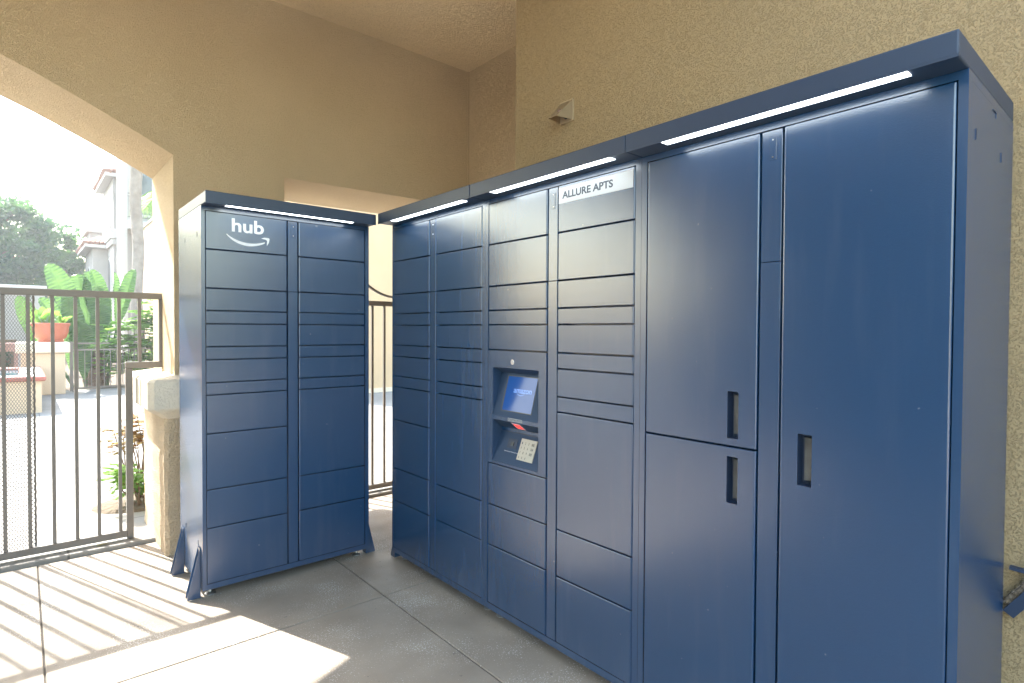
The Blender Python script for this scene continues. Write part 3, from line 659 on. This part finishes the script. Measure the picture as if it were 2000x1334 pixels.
def leaf_strip(bm, pts, wid, up_=(0, 0, 1), fold=0.25, n=10, wave=0.0):
    """a broad leaf along a quadratic curve base-mid-tip; width profile wid"""
    p0, p1, p2 = [Vector(p) for p in pts]; rows = []
    for k in range(n+1):
        t = k/n; p = p0*(1-t)**2 + p1*2*t*(1-t) + p2*t*t
        d = ((p1-p0)*(1-t) + (p2-p1)*t).normalized()
        s = d.cross(Vector(up_)); s = s.normalized() if s.length > 1e-4 else Vector((1, 0, 0))
        nn = s.cross(d).normalized()
        ww = wid*(max(0.03, math.sqrt(max(0, 1-((t-0.58)/0.425)**2))) if t > 0.58 else max(0.05, math.sin(math.pi/2*min(1, t/0.58))**0.8))
        wv = wave*math.sin(t*17) + (0.011 if k % 2 else -0.011)*(1 if n > 20 else 0)
        rows.append([bm.verts.new(p - s*ww + nn*(fold*ww+wv)), bm.verts.new(p), bm.verts.new(p + s*ww + nn*(fold*ww+wv))])
    for A, B_ in zip(rows, rows[1:]):
        bm.faces.new((A[0], A[1], B_[1], B_[0])); bm.faces.new((A[1], A[2], B_[2], B_[1]))
bop = thing('broad_leaf_plant', 'big banana-like plant with upright glossy leaves behind the pedestal', 'plant', (-0.3, 16.5, 0))
r4 = random.Random(11)
def big_leaf(base, tip, wid, facing, wave=0.012, st=True):
    b, t = Vector(base), Vector(tip); mid = (b+t)/2 + Vector((0, r4.uniform(-0.1, 0.1), 0.12))
    bm = bmesh.new(); leaf_strip(bm, (b, mid, t), wid, facing, 0.38, 40, wave)
    lf = obj('leaf', bm, LEAFBIG, bop, smooth=False, fix=False)
    if st:
        bm = bmesh.new(); g0 = Vector((-0.35+ (b.x+0.35)*0.5, 16.55, 0)); tube(bm, [g0, (g0+b)/2+Vector((0, 0, 0.15)), b], [0.035, 0.028, 0.016], 6); obj('stem', bm, LEAFBIG, bop, smooth=True)
Fc = (0.15, -1, 0.25)
big_leaf((-0.66, 16.4, 1.35), (-1.24, 16.2, 2.84), 0.24, Fc)
big_leaf((-0.45, 16.5, 1.30), (-0.70, 16.5, 2.66), 0.27, (-0.2, -1, 0.1))
big_leaf((-0.33, 16.6, 1.45), (-0.50, 16.5, 2.74), 0.24, (0.5, -1, 0.2))
big_leaf((-0.07, 16.4, 1.35), (-0.46, 16.1, 2.76), 0.19, (0.5, -1, 0.3))
big_leaf((0.05, 16.5, 1.35), (0.02, 16.4, 2.76), 0.13, (1.0, -0.8, 0.1))
big_leaf((0.10, 16.6, 1.40), (0.42, 16.3, 2.84), 0.17, (-0.6, -1, 0.2))
big_leaf((-0.75, 16.3, 0.9), (-1.40, 15.9, 2.05), 0.2, (0.4, -1, 0.4))
big_leaf((-0.62, 16.2, 0.8), (-0.95, 15.9, 2.15), 0.2, (0.0, -1, 0.4))
big_leaf((-0.40, 16.3, 1.0), (-0.25, 16.0, 1.95), 0.2, (0.3, -1, 0.4))
big_leaf((-0.55, 16.2, 0.5), (-0.72, 15.8, 1.55), 0.22, (0.2, -1, 0.3))
big_leaf((-0.60, 16.1, 0.2), (-0.62, 15.9, 1.15), 0.17, (-0.3, -1, 0.2), 0.01, False)
big_leaf((-0.25, 16.6, 0.9), (-0.12, 16.2, 1.75), 0.12, (-0.3, -1, 0.4))
big_leaf((-0.8, 16.6, 0.3), (-0.86, 16.3, 1.35), 0.12, (-0.3, -1, 0.4), 0.01, False)
big_leaf((-1.2, 16.8, 0.6), (-1.75, 16.4, 2.1), 0.2, (-0.2, -1, 0.4))
ag = thing('agave_plant', 'spiky pale agave with green shoots growing in the terracotta bowl', 'plant', (-1.26, 14.98, 1.44))
bm = bmesh.new()
for k in range(26):
    a = r4.uniform(0, 6.28); e = r4.uniform(0.25, 1.2); l = r4.uniform(0.2, 0.34)
    b = Vector((-1.30+r4.uniform(-0.06, 0.06), 14.98, 1.46)); d = Vector((math.cos(a)*math.cos(e), math.sin(a)*math.cos(e), math.sin(e)))
    leaf_strip(bm, (b, b+d*l*0.55+Vector((0, 0, 0.03)), b+d*l), 0.018, (0.01, 0.02, 1), 0.3, 5)
obj('rosette', bm, LEAFPALE, ag, fix=False)
bm = bmesh.new()
for k in range(9):
    a = r4.uniform(0, 6.28); l = r4.uniform(0.3, 0.5); b = Vector((-1.42+r4.uniform(0, 0.12), 15.0, 1.46)); d = Vector((math.cos(a)*0.5, math.sin(a)*0.5, 1)).normalized()
    leaf_strip(bm, (b, b+d*l*0.6, b+d*l+Vector((math.cos(a)*0.1, 0, -0.03))), 0.075, (0.3, -1, 0.2), 0.2, 7)
for k in range(12):
    a = r4.uniform(0, 6.28); l = r4.uniform(0.15, 0.3); b = Vector((-1.12+r4.uniform(-0.1, 0.1), 15.0, 1.46)); d = Vector((math.cos(a)*0.8, math.sin(a)*0.6, 0.7)).normalized()
    leaf_strip(bm, (b, b+d*l*0.6+Vector((0, 0, 0.05)), b+d*l), 0.03, (0.3, -1, 0.2), 0.2, 5)
obj('shoots', bm, LEAFBUSH, ag, fix=False)
obj('soil', new((-1.47, -1.0, 14.80, 15.16, 1.43, 1.452)), SOIL, ag)
bf = thing('iron_fence', 'low dark iron fence in front of the planting bed', 'fence', (0.6, 15.6, 0))
def fpt(t): return Vector((-0.885+t*3.2, 15.2+t*0.75, 0))
A, B_ = fpt(0), fpt(1)
for z, w_ in ((1.06, 0.05), (0.92, 0.03), (0.085, 0.04)):
    bm = bmesh.new(); bar(bm, A+Vector((0.03, 0, z)), B_+Vector((0, 0, z)), 0.035, w_); obj('rail', bm, IRON, bf)
bm = bmesh.new(); bar(bm, A+Vector((0, 0, -0.05)), A+Vector((0, 0, 1.10)), 0.06); obj('post', bm, IRON, bf)
for k in range(1, 27):
    p = fpt(k/27); bm = bmesh.new(); bar(bm, p+Vector((0, 0, 0.106)), p+Vector((0, 0, 0.904)), 0.014); obj('picket', bm, IRON, bf)

def frond_leaves(bm, base, tip, nl, ll, lw, sag=0.15):
    b, t = Vector(base), Vector(tip); d = (t-b); s = d.cross(Vector((0, 0, 1))); s = s.normalized() if s.length > 1e-3 else Vector((1, 0, 0))
    for k in range(nl):
        f = 0.12+0.88*k/nl; p = b+d*f+Vector((0, 0, -sag*f*f*d.length)); L_ = ll*(1-0.55*f)
        for sg in (-1, 1):
            q = p + s*sg*L_ + d.normalized()*L_*0.45 + Vector((0, 0, -0.25*L_+rnd.uniform(-0.2, 0.2)*L_))
            m_ = (p+q)/2; o_ = d.normalized()*lw*0.5
            bm.faces.new([bm.verts.new(v) for v in (p, m_-o_, q, m_+o_)])
bush = thing('ferny_bush', 'feathery light green bush beside the palm trunk', 'bush', (0.4, 15.9, 0))
bm = bmesh.new()
for k in range(420):
    c = Vector((rnd.uniform(-0.25, 1.25), rnd.uniform(15.4, 16.5), rnd.uniform(0.35, 2.15))); 
    if c.z > 1.35+0.75*(c.x+0.2): continue
    a = rnd.uniform(0, 6.28); l = rnd.uniform(0.3, 0.55)
    frond_leaves(bm, c, c+Vector((math.cos(a)*l, math.sin(a)*l, rnd.uniform(-0.1, 0.3)*l)), 11, l*0.40, 0.075)
obj('foliage', bm, LEAFBUSH, bush, fix=False)
bm = bmesh.new()
for k in range(9):
    x = rnd.uniform(-0.05, 0.95); tube(bm, [(0.35+rnd.uniform(-0.2, 0.3), 15.95, 0), ((x+0.35)/2, 15.9, 0.7), (x, 15.9+rnd.uniform(-0.2, 0.3), 1.5)], [0.018, 0.012, 0.005], 5)
obj('stems', bm, BROWNBARK, bush)
bm = bmesh.new(); lathe(bm, [(0.16, 0), (0.17, 0.2), (0.14, 0.45), (0.17, 0.65), (0.13, 0.85), (0.07, 0.9)], 12, 1, 1, (-0.36, 16.25, 0))
for v in bm.verts: v.co += Vector((rnd.uniform(-1, 1), rnd.uniform(-1, 1), rnd.uniform(-1, 1)))*0.025
for k in range(90):
    a = rnd.uniform(0, 6.28); z = rnd.uniform(0.05, 0.9); p = Vector((-0.36+0.15*math.cos(a), 16.25+0.15*math.sin(a), z)); q = p+Vector((math.cos(a)*rnd.uniform(0.05, 0.2), math.sin(a)*0.12, rnd.uniform(-0.15, 0.1)))
    bar(bm, p, q, 0.012)
tag(obj('shaggy_stump', bm, BROWNBARK), 'shaggy brown stump with dead leaf stubs behind the iron fence', 'stump')

def palm(name, label, x, y, h, rad, crown_len, nf, z_tip, green, trunkmat=BARK):
    t = thing(name, label, 'palm tree', (x, y, 0))
    bm = bmesh.new(); n = 46; pts = [(x+0.03*math.sin(k*0.4), y+0.02*math.cos(k*0.3), h*k/n) for k in range(n+1)]
    tube(bm, pts, [rad*(1.12 - 0.12*min(1, k/6)) * (1+0.035*(k % 2)) for k in range(n+1)], 16)
    obj('trunk', bm, trunkmat, t, smooth=True)
    bm = bmesh.new()
    for k in range(nf):
        a = 6.283*k/nf + rnd.uniform(-0.2, 0.2); e = rnd.uniform(-0.35, 0.9); L_ = crown_len*rnd.uniform(0.85, 1.1)
        b = Vector((x, y, h)); prev = b; pts = []
        for i in range(9):
            f = i/8; pts.append(b + Vector((math.cos(a)*math.cos(e)*L_*f, math.sin(a)*math.cos(e)*L_*f, math.sin(e)*L_*f - 0.75*L_*f*f)))
        for p, q in zip(pts, pts[1:]):
            d = (q-p); s = d.cross(Vector((0, 0, 1))).normalized()
            bar(bm, p, q, 0.02)
            for j in range(5):
                c = p + d*(j/5)
                for sg in (-1, 1):
                    tip = c + s*sg*0.42*crown_len/2 + d.normalized()*0.25 + Vector((0, 0, -0.28*crown_len/2*rnd.uniform(0.6, 1.3)))
                    o_ = d.normalized()*0.022
                    bm.faces.new([bm.verts.new(v) for v in (c-o_, c+o_, tip)])
    obj('crown', bm, green, t, fix=False)
palm('palm_tree', 'tall palm with ringed grey trunk in front of the pale apartments', 0.855, 19.2, 8.6, 0.145, 2.3, 22, 6.8, LEAFCONE)
palm('palm_tree', 'shorter palm whose green fronds hang beside the arch jamb', 2.35, 21.5, 5.6, 0.13, 1.6, 20, 4.6, LEAFBUSH)

# shrub close to the pillar
def shrub(name, label, pts, leafm, seed, ll, lw):
    r5 = random.Random(seed); t = thing(name, label, 'shrub', (pts[0][0], pts[0][1], 0.02)); bm = bmesh.new(); sb = bmesh.new()
    for (x, y, z) in pts[1:]:
        mid = ((pts[0][0]+x)/2+r5.uniform(-0.05, 0.05), (pts[0][1]+y)/2, z*0.55)
        tube(sb, [(pts[0][0]+r5.uniform(-0.03, 0.03), pts[0][1], 0.02), mid, (x, y, z)], [0.007, 0.005, 0.003], 5)
        for k in range(7):
            a = r5.uniform(0, 6.28); l = r5.uniform(0.07, 0.13); c = Vector((x+r5.uniform(-0.04, 0.04), y+r5.uniform(-0.04, 0.04), z+r5.uniform(-0.05, 0.04)))
            frond_leaves(bm, c, c+Vector((math.cos(a)*l, math.sin(a)*l, r5.uniform(-0.1, 0.5)*l)), 6, ll, lw)
    obj('foliage', bm, leafm, t, fix=False); obj('stems', sb, BROWNBARK, t)
shrub('shrub', 'small shrub with rusty and bare twigs above the green one by the pillar', [(-1.0, 4.95, 0)]+[(-1.0+rnd.uniform(-0.26, 0.2), 4.95+rnd.uniform(-0.15, 0.15), rnd.uniform(0.42, 0.70)) for _ in range(13)], LEAFRUST, 5, 0.045, 0.03)
shrub('shrub', 'low bright green shrub growing beside the gate pillar', [(-1.02, 4.75, 0)]+[(-1.04+rnd.uniform(-0.22, 0.16), 4.75+rnd.uniform(-0.12, 0.12), rnd.uniform(0.15, 0.36)) for _ in range(11)], LEAFBUSH, 6, 0.055, 0.04)
bm = bmesh.new(); lathe(bm, [(0.34, 0.0), (0.3, 0.015), (0.1, 0.03)], 18, 1, 0.8, (-0.98, 4.9, 0.0255))
tag(obj('soil_patch', bm, SOIL), 'patch of brown soil around the shrubs by the pillar', 'soil')
# dry leaves on the threshold
for (x, y, z, nm, lab) in ((-1.33, 3.985, 0.029, LEAFRUST, 'dry orange leaf on the threshold under the gate'), (-1.13, 5.75, 0.029, RED, 'small red petal on the sunlit paving')):
    bm = bmesh.new(); leaf_strip(bm, ((x-0.03, y, z), (x, y+0.006, z+0.008), (x+0.032, y+0.004, z)), 0.012, (0, 0, 1), 0.3, 5); tag(obj('fallen_leaf', bm, nm, fix=False), lab, 'leaf', kind='thing')

# hedge, bench, garden wall at far left
def leaf_cloud(clumps, per, size, seed, squash=1.0):
    r6 = np.random.default_rng(seed); V = []; Fs = []
    for (cx, cy, cz, cr) in clumps:
        d = r6.normal(size=(per, 3)); d /= np.linalg.norm(d, axis=1)[:, None]
        p = np.array((cx, cy, cz)) + d*cr*(r6.uniform(0.35, 1, (per, 1))**0.6)*np.array((1, 1, squash))
        n = d*0.7 + r6.normal(size=(per, 3))*0.8; n /= np.linalg.norm(n, axis=1)[:, None]
        a = np.cross(n, r6.normal(size=(per, 3))); a /= np.linalg.norm(a, axis=1)[:, None]; b = np.cross(n, a)
        s = size*r6.uniform(0.6, 1.3, (per, 1))
        q = np.stack([p-a*s, p-b*s*0.5, p+a*s, p+b*s*0.5], 1).reshape(-1, 3)
        o = len(V); V += q.tolist(); Fs += [(o+4*i, o+4*i+1, o+4*i+2, o+4*i+3) for i in range(per)]
    return from_arrays('leaves', V, Fs)
r7 = random.Random(21)
cl = [(r7.uniform(-7, -1.75), r7.uniform(18.3, 19.0), r7.uniform(0.2, 1.25), r7.uniform(0.2, 0.32)) for _ in range(70)]
hd = thing('hedge', 'dark green hedge behind the pink brick bench seen through the mesh', 'hedge', (-4.3, 18.6, 0))
obj('foliage', leaf_cloud(cl, 190, 0.06, 3), LEAFHEDGE, hd)
obj('stems', new((-6.9, -1.8, 18.5, 18.8, 0, 1.1)), BROWNBARK, hd)
cl = [(r7.uniform(-9, 9), r7.uniform(-9.2, -8.5), r7.uniform(0.3, 2.3), r7.uniform(0.4, 0.6)) for _ in range(150)]
blocker_hedge = thing('hedge', 'unseen dark hedge added behind the locker bay to block bright reflections', 'hedge', (0, -8.9, 0))  # unseen hedge added to keep bright sky out of the locker reflections
obj('foliage', leaf_cloud(cl, 120, 0.12, 8), LEAFHEDGE, blocker_hedge)
obj('stems', new((-8.9, 8.9, -9.1, -8.7, 0, 1.8)), BROWNBARK, blocker_hedge)
pw = thing('garden_wall', 'long pale garden wall behind the dark hedge', 'wall', (-5, 22, 0))
obj('wall', new((-12, -1.15, 22, 22.3, 0, 2.55)), PALEWALL, pw); obj('coping', new((-12.05, -1.1, 21.95, 22.35, 2.551, 2.66), bev=0.01), WHITETRIM, pw)
be = thing('brick_bench', 'pink brick bench on slim piers beyond the spa basin', 'bench', (-3.5, 16.9, 0))
obj('seat', new((-5.2, -1.74, 16.6, 17.1, 0.86, 1.05), bev=0.01), PINKBRICK, be)
x = -1.80
while x > -5.2:
    obj('pier', new((x-0.035, x+0.035, 16.65, 17.05, 0, 0.859)), PINKBRICK, be); x -= 0.34

# ------------------------------------------------------------------ apartments
ap = thing('apartment_building', 'pale multi-storey apartments with clay tile eaves beyond the palm', 'building', (1.6, 27, 0))
obj('corner_pilaster', new((1.06, 1.19, 24, 24.4, 0, 9.5)), WHITETRIM, ap)
obj('wall', new((1.19, 6.0, 25.1, 27, 0, 9.5)), PALEWALL, ap)
obj('balcony', new((1.191, 3.4, 23.8, 25.09, 4.92, 5.22)), WHITETRIM, ap)
bm = bmesh.new()
for z in (6.15, 6.05, 5.32): box(bm, 1.192, 3.3, 23.86, 23.9, z, z+0.035)
for k in range(20): box(bm, 1.22+k*0.11, 1.235+k*0.11, 23.865, 23.895, 5.356, 6.049)
obj('balcony_rail', bm, IRON, ap)
bm = bmesh.new()
for z in (2.5, 2.4, 1.67): box(bm, 1.192, 3.3, 24.06, 24.1, z, z+0.035)
for k in range(20): box(bm, 1.22+k*0.11, 1.235+k*0.11, 24.065, 24.095, 1.71, 2.39)
obj('balcony_rail', bm, IRON, ap)
for z in (5.6, 1.6):
    wn = obj('window', new((1.45, 2.3, 25.03, 25.095, z, z+2.1)), WHITETRIM, ap); obj('pane', new((1.5, 2.25, 25.015, 25.029, z+0.06, z+2.04)), WINDOW, wn)
# tower behind
obj('tower_wall', new((1.12, 2.6, 27.3, 30.8, 0, 7.36)), PALEWALL, ap)
obj('tower_cornice', new((0.98, 2.7, 27.15, 30.95, 4.95, 5.32), (1.04, 2.65, 27.22, 30.88, 4.72, 4.949), bev=0.02), WHITETRIM, ap)
obj('tower_eave', new((0.83, 2.9, 27.0, 31.1, 7.361, 7.5), bev=0.01), WHITETRIM, ap)
def tiles(bm, x0, x1, y0, y1, z0, x2, x3, y2, y3, z1, nx, ny):
    """a hipped tile roof as overlapping courses of half-round tiles on its front and left slope"""
    vs = [bm.verts.new(p) for p in ((x0, y0, z0), (x1, y0, z0), (x1, y1, z0), (x0, y1, z0), (x2, y2, z1), (x3, y2, z1), (x3, y3, z1), (x2, y3, z1))]
    for f in ((0, 1, 5, 4), (1, 2, 6, 5), (2, 3, 7, 6), (3, 0, 4, 7), (4, 5, 6, 7), (3, 2, 1, 0)): bm.faces.new([vs[i] for i in f])
    for k in range(nx):
        f = (k+0.5)/nx; tube(bm, [(x0+(x1-x0)*f, y0, z0+0.03), (x2+(x3-x2)*f, y2, z1+0.03)], 0.45*(x1-x0)/nx, 8)
    for k in range(ny):
        f = (k+0.5)/ny; tube(bm, [(x0, y0+(y1-y0)*f, z0+0.03), (x2, y2+(y3-y2)*f, z1+0.03)], 0.45*(y1-y0)/ny, 8)
bm = bmesh.new(); tiles(bm, 0.83, 2.9, 27.0, 31.1, 7.501, 1.7, 2.0, 28.4, 29.6, 8.05, 9, 16); obj('roof', bm, ROOFTILE, ap, smooth=True)
def arch_poly(c, w_, z0, z1, n=10):
    r_ = w_/2; return [(c-r_, z0), (c+r_, z0)] + [(c+r_*math.cos(a), z1-r_+r_*math.sin(a)) for a in [math.pi*k/n for k in range(n+1)]]
for (yc, z0, z1) in ((28.4, 5.55, 6.95), (29.8, 5.55, 6.95), (28.5, 2.0, 4.3), (29.8, 2.0, 4.3)):
    bm = bmesh.new(); prism(bm, arch_poly(yc, 0.8, z0, z1), 'x', 1.08, 1.119); wn = obj('window', bm, WHITETRIM, ap)
    bm = bmesh.new(); prism(bm, arch_poly(yc, 0.64, z0+0.08, z1-0.08), 'x', 1.066, 1.079); obj('pane', bm, WINDOW, wn)
# lower wing further back
obj('wing_wall', new((0.60, 2.0, 29.3+1.6, 33.0, 0, 4.75), (0.601, 1.119, 29.3, 30.89, 0, 4.75)), PALEWALL, ap)
obj('wing_eave', new((0.31, 1.119, 29.0, 33.2, 4.751, 4.88), bev=0.01), WHITETRIM, ap)
bm = bmesh.new(); tiles(bm, 0.31, 1.118, 29.0, 33.2, 4.881, 0.9, 1.117, 29.6, 32.6, 5.2, 5, 18); obj('roof', bm, ROOFTILE, ap, smooth=True)
obj('parapet', new((0.62, 1.118, 31.0, 32.8, 5.0, 5.62), bev=0.01), PALEWALL, ap); obj('parapet_cornice', new((0.50, 1.117, 30.88, 32.92, 5.621, 5.78), bev=0.03), WHITETRIM, ap)
bm = bmesh.new(); prism(bm, arch_poly(30.9, 0.7, 2.6, 4.1), 'x', 0.575, 0.5995); wn = obj('window', bm, WHITETRIM, ap); bm = bmesh.new(); prism(bm, arch_poly(30.9, 0.54, 2.68, 4.02), 'x', 0.56, 0.574); obj('pane', bm, WINDOW, wn)
nb = thing('low_building', 'plain cream building wing right of the palm trunk', 'building', (3.5, 22, 0))
obj('wall', new((1.50, 6.5, 20.6, 23.5, 0, 4.80)), CREAM, nb); obj('coping', new((1.46, 6.55, 20.55, 23.55, 4.801, 4.9), bev=0.01), WHITETRIM, nb)
cb = thing('cream_building', 'sunlit cream building wall glimpsed between the two locker banks', 'building', (5.5, 11.5, 0))
obj('wall', new((2.4, 9.0, 11.0, 13.0, 0.02, 4.1)), WARMCREAM, cb); obj('base_trim', new((2.38, 9.02, 10.97, 10.999, 0.0255, 0.12)), CAPSTONE, cb)
obj('coping', new((2.35, 9.05, 10.95, 13.05, 4.101, 4.22), bev=0.01), WHITETRIM, cb)

# ------------------------------------------------------------------ trees
def tree(name, label, x, y, h, rx, rz, nclump, per, leaf, leafm, seed, trunk_r=0.28, zc=None):
    r8 = random.Random(seed); t = thing(name, label, 'tree', (x, y, 0)); zc = zc or h-rz
    cl = []
    for k in range(nclump):
        while True:
            p = Vector((r8.uniform(-1, 1), r8.uniform(-1, 1), r8.uniform(-1, 1)))
            if 0.35 < p.length < 1: break
        p *= r8.uniform(0.85, 1.05)
        cl.append((x+p.x*rx, y+p.y*rx, zc+p.z*rz, r8.uniform(0.14, 0.27)*rx))
    bm = bmesh.new(); tube(bm, [(x, y, -0.1), (x+0.1, y, zc*0.35), (x-0.05, y+0.1, zc*0.7)], [trunk_r, trunk_r*0.8, trunk_r*0.55], 10)
    for k in range(0, nclump, 3):
        c = cl[k]; tube(bm, [(x-0.02, y+0.05, zc*r8.uniform(0.45, 0.7)), ((x+c[0])/2, (y+c[1])/2, (zc*0.6+c[2])/2+0.2), c[:3]], [trunk_r*0.4, trunk_r*0.22, 0.02], 6)
    obj('trunk', bm, BROWNBARK, t, smooth=True)
    obj('crown', leaf_cloud(cl, per, leaf, seed, 0.55), leafm, t)
tree('broadleaf_tree', 'large spreading tree rising behind the garden wall at left', -4.2, 36, 8.1, 4.3, 3.1, 150, 230, 0.14, LEAFDARK, 31)
tree('broadleaf_tree', 'second hazy tree filling the gap left of the apartments', -1.0, 41, 6.6, 2.2, 2.2, 60, 200, 0.13, LEAFDARK, 33, 0.2)
tree('bushy_tree', 'small bright bushy tree just left of the tiled apartments', 0.2, 34, 5.9, 1.3, 2.6, 60, 170, 0.11, LEAFCONE, 35, 0.15)
tree('broadleaf_tree', 'dark low tree partly hidden behind the large spreading tree', -8.5, 33, 7.5, 3.2, 3.0, 80, 180, 0.15, LEAFDARK, 37)

# ------------------------------------------------------------------ haze
hz = bpy.data.materials.new('haze'); hz.use_nodes = True; hn = hz.node_tree; hn.nodes.clear()
hv = hn.nodes.new('ShaderNodeVolumePrincipled'); ho = hn.nodes.new('ShaderNodeOutputMaterial')
hv.inputs['Color'].default_value = (0.90, 0.95, 1, 1); hv.inputs['Density'].default_value = HAZE; hv.inputs['Anisotropy'].default_value = 0.2
hn.links.new(hv.outputs[0], ho.inputs['Volume'])
ob = obj('haze', new((-90, 90, -90, 90, -1.4, 14)), hz); ob['kind'] = 'stuff'; ob['label'] = 'pale sunlit haze over the courtyard'; ob['category'] = 'haze'
